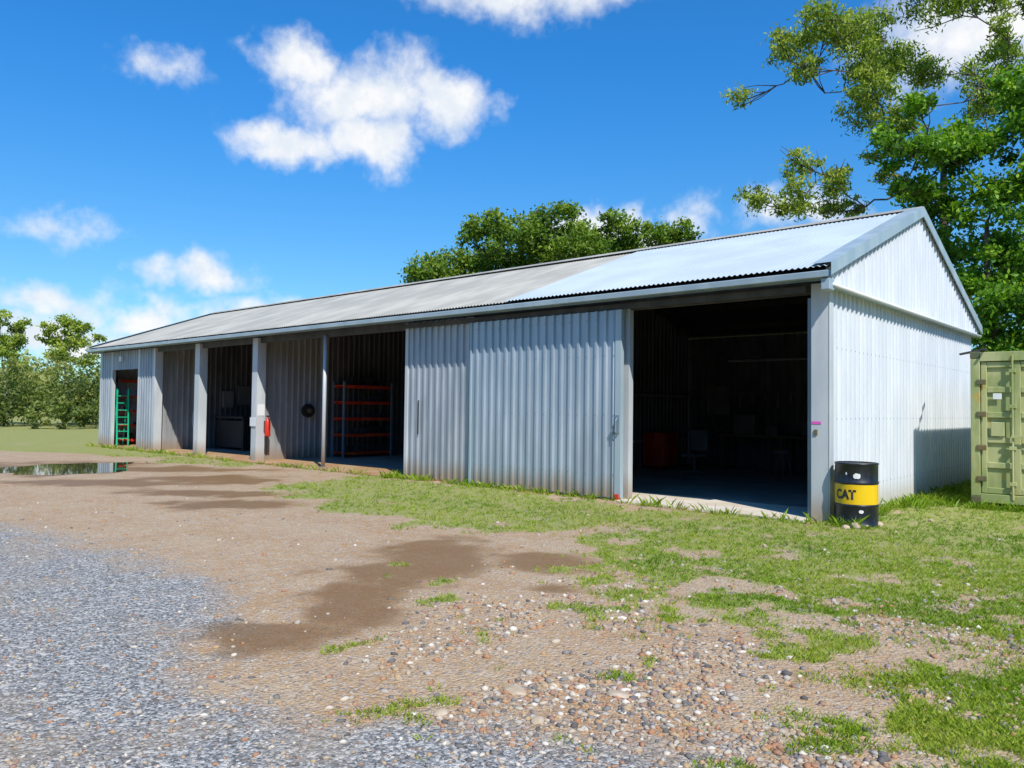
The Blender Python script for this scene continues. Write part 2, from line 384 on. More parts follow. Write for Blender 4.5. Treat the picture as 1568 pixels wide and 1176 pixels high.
# ---------------------------------------------------------------- oil drum
dr=empty("oil_drum"); DC=(.60,.05,.0); r=.285
def hoop(z): return [(r,z-.02),(r+.009,z-.008),(r+.009,z+.008),(r,z+.02)]
v,f=lathe([(0,.0),(r-.01,.0),(r+.006,.003),(r+.006,.018),(r,.024)]+[(r,.15)]+hoop(.29)+[(r,.31)],DC,56); mk("lower_body",v,f,M_black,dr,True)
v,f=lathe([(r+.001,.31),(r+.001,.585)],DC,56); mk("yellow_band",v,f,M_yellow,dr,True)
v,f=lathe([(r,.585)]+hoop(.61)+[(r,.86),(r+.007,.865),(r+.007,.885),(r-.004,.887),(r-.008,.87),(0,.868)],DC,56); mk("upper_body",v,f,M_black,dr,True)
def on_drum(text,ang,z,size,mat,name):
    cu=bpy.data.curves.new(name,'FONT'); cu.body=text; cu.size=size; cu.align_x='CENTER'; cu.offset=.007; cu.extrude=.0
    ob=bpy.data.objects.new(name,cu); scene.collection.objects.link(ob)
    dg=bpy.context.evaluated_depsgraph_get(); me=bpy.data.meshes.new_from_object(ob.evaluated_get(dg))
    bpy.data.objects.remove(ob)
    for vv in me.vertices:
        a=ang+vv.co.x*.85/r; vv.co=(DC[0]+(r+.005)*math.cos(a),DC[1]+(r+.005)*math.sin(a),z+vv.co.y)
    me.materials.clear(); me.materials.append(mat)
    o=bpy.data.objects.new(name,me); scene.collection.objects.link(o); o.parent=dr
on_drum("CAT",R(-104),.385,.18,M_black,"lettering")
def patch(name,a0,a1,z0,z1,mat,jag=.015):
    vs=[];n=9
    for i in range(n):
        a=R(a0+(a1-a0)*i/(n-1)); k=math.sin(math.pi*(i+.5)/n)**.5; zc=(z0+z1)/2; hz=(z1-z0)/2*k
        for z in (zc-hz+random.uniform(-jag,jag),zc+hz+random.uniform(-jag,jag)): vs.append((DC[0]+(r+.0115)*math.cos(a),DC[1]+(r+.0115)*math.sin(a),z))
    mk(name,vs,[(2*i,2*i+2,2*i+3,2*i+1) for i in range(n-1)],mat,dr)
patch("label_torn",-80,-62,.67,.75,M_white,.006); patch("label_low",-66,-54,.19,.24,M_white,.004)
patch("label_small",-100,-96,.72,.76,M_white,.002)
MB().tube([(DC[0]+.15,DC[1]-.1,.868),(DC[0]+.15,DC[1]-.1,.885)],.035,12).mk("bung",M_contd,dr)

# ---------------------------------------------------------------- container
ct=empty("shipping_container"); cx0,cx1,cy0,cy1,cz0,cz1=1.30,3.74,3.75,9.81,.08,2.67
mb=MB()
for x in (cx0,cx1-.14): 
    for y in (cy0,cy1-.14): mb.box(x,x+.14,y,y+.14,cz0+.12,cz1-.12)
mb.box(cx0+.141,cx1-.141,cy0,cy0+.12,cz1-.17,cz1-.01).box(cx0+.141,cx1-.141,cy0,cy0+.12,cz0+.01,cz0+.16)
mb.box(cx0+.01,cx0+.09,cy0+.141,cy1-.141,cz1-.1,cz1-.01).box(cx0+.01,cx0+.09,cy0+.141,cy1-.141,cz0+.01,cz0+.16)
mb.box(cx1-.09,cx1-.01,cy0+.141,cy1-.141,cz1-.1,cz1-.01).box(cx1-.09,cx1-.01,cy0+.141,cy1-.141,cz0+.01,cz0+.16)
mb.mk("frame",M_cont,ct,.008)
mb=MB()
for x in (cx0-.006,cx1-.154):
    for y in (cy0-.006,cy1-.154):
        for z in (cz0,cz1-.118): mb.box(x,x+.16,y,y+.16,z,z+.118)
mb.mk("corner_castings",M_contd,ct,.012)
ribbed("side_left",'y',cy0+.14,cy1-.14,cx0+.05,cz0+.16,cz1-.1,M_cont,ct,out=-1,pitch=.28,h=.035)
ribbed("side_right",'y',cy0+.14,cy1-.14,cx1-.05,cz0+.16,cz1-.1,M_cont,ct,out=1,pitch=.28,h=.035)
MB().box(cx0+.09,cx1-.09,cy1-.06,cy1-.02,cz0+.1,cz1-.1).mk("end_panel",M_cont,ct)
MB().box(cx0+.02,cx1-.02,cy0+.121,cy1-.145,cz1-.04,cz1-.015).mk("roof",M_contd,ct)
mb=MB(); xm=(cx0+cx1)/2
for a,b in ((cx0+.15,xm-.01),(xm+.01,cx1-.15)):
    mb.box(a,b,cy0+.07,cy0+.1,cz0+.17,cz1-.18)
    mb.box(a,a+.09,cy0+.03,cy0+.069,cz0+.17,cz1-.18); mb.box(b-.09,b,cy0+.03,cy0+.069,cz0+.17,cz1-.18)
    w=(b-a)/2; mb.box(a+w-.05,a+w+.05,cy0+.03,cy0+.069,cz0+.17,cz1-.18)
    for i in range(6):
        z=cz0+.17+i*(cz1-cz0-.35-.1)/5
        mb.box(a+.091,a+w-.051,cy0+.035,cy0+.068,z,z+.1); mb.box(a+w+.051,b-.091,cy0+.035,cy0+.068,z,z+.1)
mb.mk("doors",M_cont,ct,.01)
mb=MB()
for x in (cx0+.62,cx0+1.0,xm+.2,xm+.75):
    mb.tube([(x,cy0-.01,cz0+.08),(x,cy0-.01,cz1-.08)],.018,8)
    for z in (.4,1.0,1.7,2.3): mb.box(x-.05,x+.05,cy0-.028,cy0+.029,z,z+.06)
    mb.box(x-.02,x+.35,cy0-.05,cy0-.03,1.2,1.24)
mb.mk("locking_bars",M_cont,ct,.003)
mb=MB()
for z in (.45,.98,1.55,2.1): mb.box(cx0+.09,cx0+.24,cy0-.02,cy0-.001,z,z+.09)
mb.mk("hinges",M_contd,ct,.01)
MB().box(cx0+.33,cx0+.46,cy0+.02,cy0+.029,1.85,1.95).mk("plate_upper",M_white,ct,.004)
MB().box(cx0+.3,cx0+.50,cy0+.005,cy0+.029,1.22,1.46).mk("vent_box",M_cont,ct,.01)

# ---------------------------------------------------------------- noise + zones
lat_tab=rng.random((256,256))
def vn(x,y,s,o=0):
    x=np.asarray(x)*s+o*17.3+500; y=np.asarray(y)*s+o*31.7+500
    xi=np.floor(x).astype(int); yi=np.floor(y).astype(int); fx=x-xi; fy=y-yi
    fx=fx*fx*(3-2*fx); fy=fy*fy*(3-2*fy)
    g=lambda a,b: lat_tab[a%256,b%256]
    return (g(xi,yi)*(1-fx)+g(xi+1,yi)*fx)*(1-fy)+(g(xi,yi+1)*(1-fx)+g(xi+1,yi+1)*fx)*fy
def fb(x,y,s,o=0,k=4):
    t=0;a=.5;n=0
    for i in range(k): t=t+a*vn(x,y,s*2**i,o+i*3); n+=a; a*=.55
    return t/n
def ss(v,a,b):
    t=np.clip((v-a)/(b-a),0,1); return t*t*(3-2*t)
def sdist(poly,x,y):
    x=np.asarray(x,float); y=np.asarray(y,float)
    dm=np.full(x.shape,1e9); ins=np.zeros(x.shape,bool)
    P=poly
    for i in range(len(P)):
        ax,ay=P[i]; bx,by=P[(i+1)%len(P)]
        ex,ey=bx-ax,by-ay; t=np.clip(((x-ax)*ex+(y-ay)*ey)/(ex*ex+ey*ey+1e-9),0,1)
        dm=np.minimum(dm,np.hypot(x-ax-t*ex,y-ay-t*ey))
        c=((ay>y)!=(by>y))
        xx=(bx-ax)*(y-ay)/((by-ay) if by!=ay else 1e-9)+ax
        ins^=(c&(x<xx))
    return np.where(ins,dm,-dm)
A_POLY=[(-30,16),(-9.5,11.5),(-6.8,10.3),(-5.2,9.4),(-3.57,7.8),(-2.63,7.05),(-2.0,6.3),(-1.94,5.7),(-2.07,5.2),(-1.77,4.63),(-1.3,4.23),(-.79,4.2),(-.29,4.09),(.22,4.04),(.71,3.94),(1.17,3.8),(1.36,3.48),(1.5,2.5),(2,-8),(-30,-8)]
G_POLY=[(-4.8,15.2),(-3.95,17.8),(-2.5,18.4),(-.87,16.3),(.8,14.7),(1.94,13.3),(3.24,12.4),(4.4,11.6),(6.1,13.2),(7,25),(60,60),(60,-8),(4,-8),(2,2),(1.6,3.49),(1.39,3.96),(1.7,4.53),(2.24,5.16),(1.92,5.76),(1.04,5.7),(.96,6.5),(1.75,7),(1.0,8.13),(.14,10.0),(-1.3,10.5),(-3.1,12.4)]
G2_POLY=[(-40,24.5),(-17,25.3),(-13.2,24.4),(-9.9,21.6),(-6.6,19.6),(-7.1,22.2),(-13.2,27.5),(-13,600),(-400,600),(-400,24)]
WETS=[(-.75,8.5,1.25,1.35),(-1.15,7.5,.9,.9),(.3,8.2,.9,.8),(-1.35,6.6,.7,1.2),(-1.7,5.45,.8,.5),(.4,6.95,.4,.3),(-6.3,16.6,2.2,1.4),(-4.4,12.6,1.6,.9),(-11.0,19.3,3.4,2.7),(-8.0,15.7,2.6,1.0),(-8.3,19.2,2.8,1.2),(-5.5,14.0,2.6,.7)]
def zones(l,d):
    wx=CAM[0]+F[0]*d+RT[0]*l; wy=CAM[1]+F[1]*d+RT[1]*l
    n1=fb(wx,wy,.9,1); n2=fb(wx,wy,2.6,2)
    a=sdist(A_POLY,l,d)+(n1-.5)*1.1+(n2-.5)*.5
    a=ss(a/(.5+.06*np.abs(d)),-.9,1.1)
    g=sdist(G_POLY,l,d)+(n1-.5)*1.6+(n2-.5)*1.4
    g=ss(g,-.35,.6)
    near=np.clip((11.5-d)/4,0,1)*np.clip((6-l)/5,.3,1)
    patch=ss(n2*.7+n1*.3,.345+.10*near,.475+.13*near)
    g=g*(1-.95*(1-patch)*(.5+.5*near))
    g2=ss(sdist(G2_POLY,l,d)+(n1-.5)*1.5,-.4,.6)*(.55+.45*ss(n1,.3,.6))
    behind=((wy>9.2)|(wx<-27.3)&(wy>1)).astype(float)
    g=np.maximum(np.maximum(g,g2),behind*.9)
    sp=ss(fb(wx,wy,1.9,9),.61,.74)*((d<8)&(l>-1.2)&(l<3))*(1-a)*.8
    g=np.maximum(g,sp)
    w=np.zeros_like(g)-1.
    for (cx,cy,rx,ry) in WETS:
        w=np.maximum(w,1-np.hypot((l-cx)/rx,(d-cy)/ry))
    w=ss(w+(n2-.5)*1.0+(n1-.5)*.8,-.05,.7)
    return a,np.clip(g,0,1),w*(1-g*.8)
# ---------------------------------------------------------------- ground sheet
def axis(segs):
    out=[]
    for a,b,st in segs: out+=list(np.arange(a,b-1e-9,st))
    return out
ls=axis([(-600,-100,50),(-100,-30,5),(-30,-14,.5),(-14,-6,.2),(-6,5,.08),(5,14,.2),(14,40,1.3),(40,100,6),(100,650,50)])
ds=axis([(-100,-10,10),(-10,2,.8),(2,9,.07),(9,16,.12),(16,30,.2),(30,60,1.5),(60,120,6),(120,900,60)])
Lg,Dg=np.meshgrid(ls,ds); lf=Lg.ravel(); df=Dg.ravel()
gx=CAM[0]+F[0]*df+RT[0]*lf; gy=CAM[1]+F[1]*df+RT[1]*lf
a_,g_,w_=zones(lf,df)
nx,ny=len(ls),len(ds)
idx=np.arange(nx*ny).reshape(ny,nx)
fc=np.stack([idx[:-1,:-1],idx[:-1,1:],idx[1:,1:],idx[1:,:-1]],-1).reshape(-1,4)
m,nt,b=newmat("ground_dirt_gravel_grass"); M_ground=m
P=N(nt,'ShaderNodeTexCoord').outputs['Object']
at=N(nt,'ShaderNodeAttribute'); at.attribute_name='zones'
sp=N(nt,'ShaderNodeSeparateColor'); nt.links.new(at.outputs['Color'],sp.inputs[0])
nA=noise(nt,P,1.3,5).outputs[0]; nB=noise(nt,P,7,5,.65).outputs[0]; nC=noise(nt,P,40,3,.7).outputs[0]
def vor(scale):
    v=N(nt,'ShaderNodeTexVoronoi'); v.inputs['Scale'].default_value=scale
    nt.links.new(P,v.inputs['Vector']); return v
v1=vor(38); v2=vor(75)
def rnd(v):
    s=N(nt,'ShaderNodeSeparateColor'); nt.links.new(v.outputs['Color'],s.inputs[0]); return s
r1=rnd(v1); r2=rnd(v2)
nm=math_(nt,'ADD',math_(nt,'MULTIPLY',math_(nt,'SUBTRACT',nB,.5),.8),math_(nt,'MULTIPLY',math_(nt,'SUBTRACT',nC,.5),.5))
am=sstep(nt,math_(nt,'ADD',sp.outputs[0],nm),.2,.8)
gm=sstep(nt,math_(nt,'ADD',sp.outputs[1],nm),.35,.7)
wm=sstep(nt,math_(nt,'ADD',sp.outputs[2],math_(nt,'MULTIPLY',nm,.5)),.05,.95)
soil=mix(nt,sstep(nt,nA,.35,.65),(.49,.34,.195),(.45,.27,.13))
soil=mix(nt,sstep(nt,nB,.45,.7),soil,(.54,.40,.26))
def stonecol(r):
    cr=N(nt,'ShaderNodeValToRGB'); nt.links.new(r,cr.inputs[0]); e=cr.color_ramp.elements
    e[0].color=(.13,.115,.105,1); e[1].color=(.62,.55,.46,1)
    for p,c in ((.3,(.29,.26,.24)),(.55,(.40,.25,.14)),(.75,(.46,.40,.33))):
        k=e.new(p); k.color=(*c,1)
    return cr.outputs[0]
stm=math_(nt,'MULTIPLY',sstep(nt,r1.outputs[1],.55,.6),sstep(nt,math_(nt,'MULTIPLY',v1.outputs['Distance'],-1.),-.55,-.40))
soil=mix(nt,math_(nt,'MULTIPLY',math_(nt,'MULTIPLY',stm,sstep(nt,nB,.35,.55)),.8),soil,stonecol(r1.outputs[0]))
soil=mix(nt,math_(nt,'MULTIPLY',sstep(nt,r2.outputs[1],.6,.62),.55),soil,stonecol(r2.outputs[0]))
cr=N(nt,'ShaderNodeValToRGB'); nt.links.new(r2.outputs[0],cr.inputs[0]); e=cr.color_ramp.elements
e[0].color=(.085,.083,.08,1); e[1].color=(.58,.555,.51,1)
k=e.new(.35); k.color=(.21,.205,.195,1); k=e.new(.75); k.color=(.35,.335,.315,1)
asp=mix(nt,sstep(nt,r1.outputs[1],.86,.9),cr.outputs[0],(.52,.49,.44))
asp=mix(nt,math_(nt,'MULTIPLY',sstep(nt,nA,.45,.7),.45),asp,(.39,.30,.20))
grs=mix(nt,nB,(.17,.26,.025),(.30,.34,.06))
grs=mix(nt,sstep(nt,nC,.5,.7),grs,(.38,.33,.14))
col=mix(nt,am,soil,asp)
wet=mix(nt,1.,col,(.50,.38,.23),'MULTIPLY')
col=mix(nt,math_(nt,'MULTIPLY',wm,.9),col,mix(nt,.4,wet,(.23,.13,.045)))
col=mix(nt,math_(nt,'MULTIPLY',gm,.72),col,grs)
nt.links.new(col,b.inputs['Base Color'])
nt.links.new(math_(nt,'MULTIPLY_ADD',wm,-.4,.92),b.inputs['Roughness'])
b.inputs['Specular IOR Level'].default_value=.3
hgt=math_(nt,'ADD',math_(nt,'MULTIPLY',v1.outputs['Distance'],-.8),math_(nt,'ADD',math_(nt,'MULTIPLY',v2.outputs['Distance'],-.4),nB))
bp=N(nt,'ShaderNodeBump'); bp.inputs['Distance'].default_value=.016
nt.links.new(math_(nt,'MULTIPLY_ADD',wm,-.6,.9),bp.inputs['Strength'])
nt.links.new(hgt,bp.inputs['Height']); nt.links.new(bp.outputs[0],b.inputs['Normal'])
ground=mk("ground",np.stack([gx,gy,np.zeros_like(gx)],1).tolist(),fc.tolist(),M_ground)
ca=ground.data.color_attributes.new('zones','FLOAT_COLOR','POINT')
ca.data.foreach_set('color',np.stack([a_,g_,w_,np.ones_like(a_)],1).astype(np.float32).ravel())
m,nt,b=newmat("puddle_water"); M_pud=m
b.inputs['Base Color'].default_value=(.05,.035,.02,1); b.inputs['Roughness'].default_value=.03
nz=noise(nt,N(nt,'ShaderNodeTexCoord').outputs['Object'],6,2); bp=N(nt,'ShaderNodeBump'); bp.inputs['Strength'].default_value=.02; bp.inputs['Distance'].default_value=.01
nt.links.new(nz.outputs[0],bp.inputs['Height']); nt.links.new(bp.outputs[0],b.inputs['Normal'])
def puddle(cl,cdp,rl,rd,seed):
    q=random.Random(seed); ph=[q.uniform(0,6.28) for _ in range(4)]
    pts=[]
    for i in range(72):
        t=2*math.pi*i/72; k=1+.18*math.sin(2*t+ph[0])+.14*math.sin(3*t+ph[1])+.1*math.sin(5*t+ph[2])+.06*math.sin(9*t+ph[3])
        pts.append(W(cl+rl*k*math.cos(t),cdp+rd*k*math.sin(t),.004))
    mk("puddle",pts,[tuple(range(72))],M_pud)
puddle(-10.9,18.9,1.35,2.2,3)

# ---------------------------------------------------------------- bulk mesh with shade attribute
def bulk(name,V,Fc,shade,mat,parent=None,smooth=False):
    nf,kk=Fc.shape
    me=bpy.data.meshes.new(name)
    me.vertices.add(len(V)); me.vertices.foreach_set('co',V.astype(np.float32).ravel())
    me.loops.add(nf*kk); me.loops.foreach_set('vertex_index',Fc.astype(np.int32).ravel())
    me.polygons.add(nf); me.polygons.foreach_set('loop_start',(np.arange(nf)*kk).astype(np.int32))
    me.update(calc_edges=True)
    a=me.attributes.new('shade','FLOAT','POINT'); a.data.foreach_set('value',shade.astype(np.float32))
    if smooth: me.polygons.foreach_set('use_smooth',[True]*nf)
    me.materials.append(mat)
    o=bpy.data.objects.new(name,me); scene.collection.objects.link(o)
    if parent: o.parent=parent
    return o
def unit(v): return v/np.maximum(np.linalg.norm(v,axis=1,keepdims=True),1e-9)
def leaf_quads(C,size,shade,droop=0.,asp=.4):
    n=len(C); ax=rng.normal(size=(n,3)); ax[:,2]-=droop; ax=unit(ax)
    bb=unit(np.cross(ax,rng.normal(size=(n,3))))
    L=(size*rng.uniform(.6,1.3,n))[:,None]
    p0=C-ax*L*.5; p2=C+ax*L*.5; p1=C+bb*L*asp*.5; p3=C-bb*L*asp*.5
    V=np.stack([p0,p1,p2,p3],1).reshape(-1,3); Fc=np.arange(4*n).reshape(n,4)
    return V,Fc,np.repeat(shade,4)
def clump_points(c,r,n,sub=9,flat=.75,spread=.30):
    c=np.array(c); k=sub
    d=unit(rng.normal(size=(k,3)))*(rng.random((k,1))**.4); sc=c+d*r*np.array([1,1,flat])
    sr=r*rng.uniform(.6,1.2,k)*spread; sh=rng.uniform(-.2,.2,k)
    i=rng.integers(0,k,n); p=sc[i]+rng.normal(size=(n,3))*sr[i][:,None]*np.array([1,1,.75])
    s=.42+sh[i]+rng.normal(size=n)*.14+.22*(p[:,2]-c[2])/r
    return p,np.clip(s,0,1)
def tree(name,lat,d,h,trunk_r,clumps,leaf,mleaf,mbark,nleaf,droop=0,sub=9,spread=.3,fork=.3,asp=.4,flat=.75,lean=0,wig=.12):
    """clumps: (lateral off, depth off, z, radius) metres relative to the tree; limbs grow clump to clump"""
    e=empty(name,W(lat,d))
    def loc(a,b_,z): return Vector((RT[0]*a+F[0]*b_,RT[1]*a+F[1]*b_,z))
    mb=MB(); q=random.Random(len(clumps)*7+int(h*10))
    tp=[loc(lean*t+.15*math.sin(t*5),.1*math.sin(t*4),h*.8*t) for t in np.linspace(0,1,9)]
    tr_=[trunk_r*(1.25 if i==0 else 1-.75*i/8) for i in range(9)]
    mb.tube([tuple(p) for p in tp],tr_,9)
    nodes=[(p,rr*.75) for p,rr in zip(tp,tr_) if p.z>h*fork*.8]
    Vs=[];Ss=[]
    C=[(loc(a,b_,z),r_) for a,b_,z,r_ in clumps]
    C.sort(key=lambda c:min((c[0]-n_[0]).length for n_ in nodes))
    for c,r_ in C:
        best=min(nodes,key=lambda n_:(c-n_[0]).length+1.3*max(0,n_[0].z-c.z+.1)-n_[1]*2)
        s,r0=best[0],best[1]*.8
        L=(c-s).length; pts=[];n=6
        o=Vector([q.uniform(-1,1) for _ in range(3)])*L*wig
        for k in range(n+1):
            u=k/n; p=s.lerp(c,u)+o*math.sin(u*math.pi)+Vector((0,0,-.10*L*math.sin(u*math.pi)))
            if 0<k: p=p+Vector([q.uniform(-1,1) for _ in range(3)])*min(.10,L*.05)
            pts.append(p)
        re=max(r0*.5,.022); rads=[r0+(re-r0)*u for u in np.linspace(0,1,n+1)]
        mb.tube(pts,rads,6)
        nodes+=[(pts[i],rads[i]) for i in (2,4,6)]
        for k in range(6):
            st=pts[q.randint(3,6)]; en=c+Vector([q.uniform(-1,1) for _ in range(3)])*r_*.95
            mid=st.lerp(en,.5)+Vector([q.uniform(-1,1) for _ in range(3)])*r_*.18
            mb.tube([st,mid,en],[re*.6+.008,re*.35+.007,.008],5)
        nn=int(nleaf*r_*r_); p,sh=clump_points(tuple(c),r_,nn,sub,flat,spread); Vs.append(p); Ss.append(sh)
    mb.mk("trunk_and_limbs",mbark,e,smooth=True)
    V,Fc,S=leaf_quads(np.concatenate(Vs),leaf,np.concatenate(Ss),droop,asp)
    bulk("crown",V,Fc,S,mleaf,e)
    return e
def gz(y,s,h=633): return 1.6+(h-y)/(1189/s)
s=26; K=1189/s
gum=[(1155,115,20),(1178,92,26),(1212,75,28),(1240,48,32),(1275,28,32),(1215,120,20),(1300,55,38),(1345,25,40),(1320,105,38),(1355,90,40),(1390,60,42),(1400,15,42),(1440,10,28),(1310,150,32),(1345,150,34),(1425,100,32),(1470,130,28),(1505,5,32),(1555,5,34),(1545,85,30),(1470,165,28),(1520,150,26),(1265,65,24),(1450,60,18),(1560,50,26),
 (1178,285,26),(1192,312,22),(1210,262,26),(1225,295,24),(1248,305,22),(1275,280,24),(1300,290,26),(1290,262,18),(1330,305,20),(1345,200,28),(1365,190,30),(1330,240,16),(1500,60,18),(1345,270,18)]
cl=[((x-784)/K-14.6,random.uniform(-1.8,1.8),gz(y,s),r_/K*1.1) for x,y,r_ in gum]
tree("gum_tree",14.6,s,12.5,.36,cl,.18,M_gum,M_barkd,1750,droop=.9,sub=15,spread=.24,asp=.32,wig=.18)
s=22.5; K=1189/s
br=[(1420,190,42),(1470,225,48),(1390,245,34),(1545,150,46),(1520,220,50),(1450,290,50),(1405,290,26),(1510,310,56),(1565,290,54),(1470,370,52),(1540,390,60),(1500,450,55),(1560,480,60),(1535,530,44),(1495,510,34),(1560,545,40),(1590,400,70),(1610,230,60),(1470,430,40),(1370,290,20),(1440,340,40),(1365,240,20),(1420,150,26),(1500,180,34),(1590,150,50),(1480,480,30),(1510,560,34),(1350,225,18)]
cl=[((x-784)/K-13.9,random.uniform(-1.3,1.8),gz(y,s),r_/K) for x,y,r_ in br]
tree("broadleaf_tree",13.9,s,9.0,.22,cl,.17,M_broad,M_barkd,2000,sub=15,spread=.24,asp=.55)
tree("broadleaf_tree",21,27,9,.25,[(random.uniform(-3,3),random.uniform(-2,2),random.uniform(3,9),1.3) for _ in range(12)],.22,M_broad,M_barkd,800,sub=10,asp=.55)
s=36; K=1189/s
groups=[(690,[(660,415,24),(685,405,26),(710,392,22),(650,432,22),(700,420,30),(735,400,24)]),
 (775,[(745,362,22),(775,355,22),(800,372,26),(760,395,32),(725,378,18),(800,400,34)]),
 (850,[(825,350,22),(855,338,20),(880,362,24),(845,380,36),(880,395,32)]),
 (935,[(905,358,20),(925,350,18),(950,368,24),(925,390,34),(960,392,28),(890,380,24)]),
 (1015,[(985,374,18),(1010,370,20),(1035,366,18),(1010,392,28),(1045,378,14),(975,390,24)])]
for xc,gp_ in groups:
    l0=(xc-784)/K; dd=s+random.uniform(-1.5,1)
    cl=[((x-784)/K-l0,random.uniform(-1.5,1.5),gz(y,s,627),r_/K*1.15) for x,y,r_ in gp_]
    cl+=[(random.uniform(-1.2,1.2),random.uniform(-1,1),random.uniform(5,7),1.3) for _ in range(4)]
    tree("bushy_tree",l0,dd,gz(min(p[1] for p in gp_),s,627)-.8,.2,cl,.20,M_mid,M_barkd,1700,sub=14,spread=.27,asp=.5)
tree("bushy_tree",-8.2,38,7.0,.18,[(-.3,0,6.6,.5),(.4,0,6.7,.45),(0,.3,5.9,.8),(.8,0,6.2,.5)],.2,M_mid,M_barkd,1200,asp=.5)
tree("bushy_tree",-20.6,44,5.6,.18,[(-.3,0,5.1,.5),(.4,0,5.2,.4),(0,.3,4.6,.8)],.2,M_mid,M_barkd,1200,asp=.5)
s=55; K=1189/s
for x0,gp_ in ((100,[(70,505,14),(90,492,14),(110,495,16),(130,505,12),(85,520,18),(120,525,18),(60,520,12),(100,545,18),(142,515,9),(75,545,14),(130,550,14)]),
               (5,[(-15,500,16),(5,490,14),(18,500,16),(28,520,12),(5,525,18),(20,545,18),(35,560,12)]),
               (-70,[(-60,490,18),(-80,510,18),(-50,520,16)])):
    l0=(x0-784)/K
    tree("gum_tree",l0,s,gz(490,s,617)-.5,.16,[((x-784)/K-l0,random.uniform(-.8,.8),gz(y,s,617),r_/K) for x,y,r_ in gp_],.26,M_gum,M_bark,1100,droop=.5,sub=9,spread=.26,asp=.4)
pts=[];shs=[]
def bushes(l0,l1,d0,d1,n,hmin,hmax,per,zz=1.):
    for i in range(n):
        l=random.uniform(l0,l1); d=random.uniform(d0,d1); h=random.uniform(hmin,hmax); w=h*random.uniform(.32,.5)
        c=W(l,d,h*.5); p,sh=clump_points(c,w,per,16,h*.5/w,.20); p[:,2]=np.abs(p[:,2]); pts.append(p); shs.append(np.clip(sh+random.uniform(-.25,.25),0,1))
bushes(-46,-24,50,60,44,2.4,5.4,850)
bushes(-42,-26,46,50,16,1.2,2.6,600)
bushes(-70,-46,40,60,24,3,6,450)
V,Fc,S=leaf_quads(np.concatenate(pts),.27,np.concatenate(shs),0,.5)
bulk("distant_bushes",V,Fc,S,M_far)
pts=[];shs=[]
bushes(-95,110,85,110,140,5,8,360)
V,Fc,S=leaf_quads(np.concatenate(pts),.8,np.concatenate(shs),0,.6)
bulk("distant_tree_line",V,Fc,S,M_far)
# unseen trees behind the camera, added to cut sky light on the shed
pts=[];shs=[]
for i in range(60):
    an=math.pi*(1.02+.96*i/59)+random.uniform(-.02,.02); rr_=random.uniform(27,33)
    h=random.uniform(9,13); w=h*random.uniform(.38,.5); c=W(rr_*math.cos(an),rr_*math.sin(an),h*.5)
    p,sh=clump_points(c,w,420,16,h*.5/w,.22); p[:,2]=np.abs(p[:,2]); pts.append(p); shs.append(sh)
V,Fc,S=leaf_quads(np.concatenate(pts),1.0,np.concatenate(shs),0,.7)
bulk("sky_blocker_trees",V,Fc,S,M_back)

# ---------------------------------------------------------------- grass blades
def make_grass(name,l,d,hscale,nb=7,spread=1.):
    n=len(l); wx=CAM[0]+F[0]*d+RT[0]*l; wy=CAM[1]+F[1]*d+RT[1]*l
    l_=np.repeat(wx,nb); w_=np.repeat(wy,nb); N_=n*nb; hs=np.repeat(hscale,nb)*rng.uniform(.5,1.25,N_)
    rad=rng.random(N_)*.04*spread; th=rng.random(N_)*6.283
    bx=l_+rad*np.cos(th)*np.maximum(1,hs/.05); by=w_+rad*np.sin(th)*np.maximum(1,hs/.05)
    an=rng.random(N_)*6.283; wd=hs*.05+.0016
    lean=rng.uniform(.2,1.3,N_)*hs; la=th+rng.normal(size=N_)*.7
    z0=np.full(N_,-.002)
    p0=np.stack([bx-wd*np.cos(an),by-wd*np.sin(an),z0],1); p1=np.stack([bx+wd*np.cos(an),by+wd*np.sin(an),z0],1)
    mx=bx+lean*.4*np.cos(la); my=by+lean*.4*np.sin(la)
    p2=np.stack([mx+wd*.7*np.cos(an),my+wd*.7*np.sin(an),hs*.6],1)
    p3=np.stack([bx+lean*np.cos(la),by+lean*np.sin(la),hs],1)
    V=np.stack([p0,p1,p2,p3],1).reshape(-1,3); Fc=np.arange(4*N_).reshape(N_,4)
    base=np.repeat(fb(wx,wy,1.1,4)*1.1-.15,nb)+rng.normal(size=N_)*.15
    return bulk(name,V,Fc,np.repeat(np.clip(base,0,1),4),M_grass)
def in_shed(l,d):
    wx=CAM[0]+F[0]*d+RT[0]*l; wy=CAM[1]+F[1]*d+RT[1]*l
    return ((wx>XL-.1)&(wx<.27)&(wy>-.06)&(wy<D+.1))|((wx>-27)&(wx<.0)&(wy>-.30)&(wy<0)&((wx<-9.3)|(wx>-3.35)))
n=190000
u=rng.random(n); d=1/(1/2.6+(1/24-1/2.6)*u)
l=rng.uniform(-.75,.75,n)*d
_,g,_w=zones(l,d)
keep=(rng.random(n)<(g**1.3)*.6)&~in_shed(l,d)
l=l[keep]; d=d[keep]
make_grass("grass",l,d,.012+.0016*d+.012*rng.random(len(l)),6)
def line(x0,y0,x1,y1,n,j):
    t=rng.random(n); return np.stack([x0+(x1-x0)*t+rng.normal(size=n)*j,y0+(y1-y0)*t+rng.normal(size=n)*j],1)
wp=np.concatenate([line(-9.2,-.2,-3.4,-.25,150,.05),line(.42,1.0,.45,8.5,350,.08),line(1.3,3.55,3.9,3.5,330,.07),line(.6,3.0,1.2,7,330,.22),line(-3.2,-.38,.2,-.38,60,.04),line(-9.6,-.1,-9.2,-.3,60,.1),line(.4,-.3,.9,-.35,40,.08),line(-15,-.35,-10,-.35,70,.06),line(-26.5,-.4,-16,-.4,170,.08)])
rel=wp-CAM; ll=rel@RT; dd=rel@F
make_grass("weeds",ll,dd,.04+.13*rng.random(len(ll))**2.4,8)
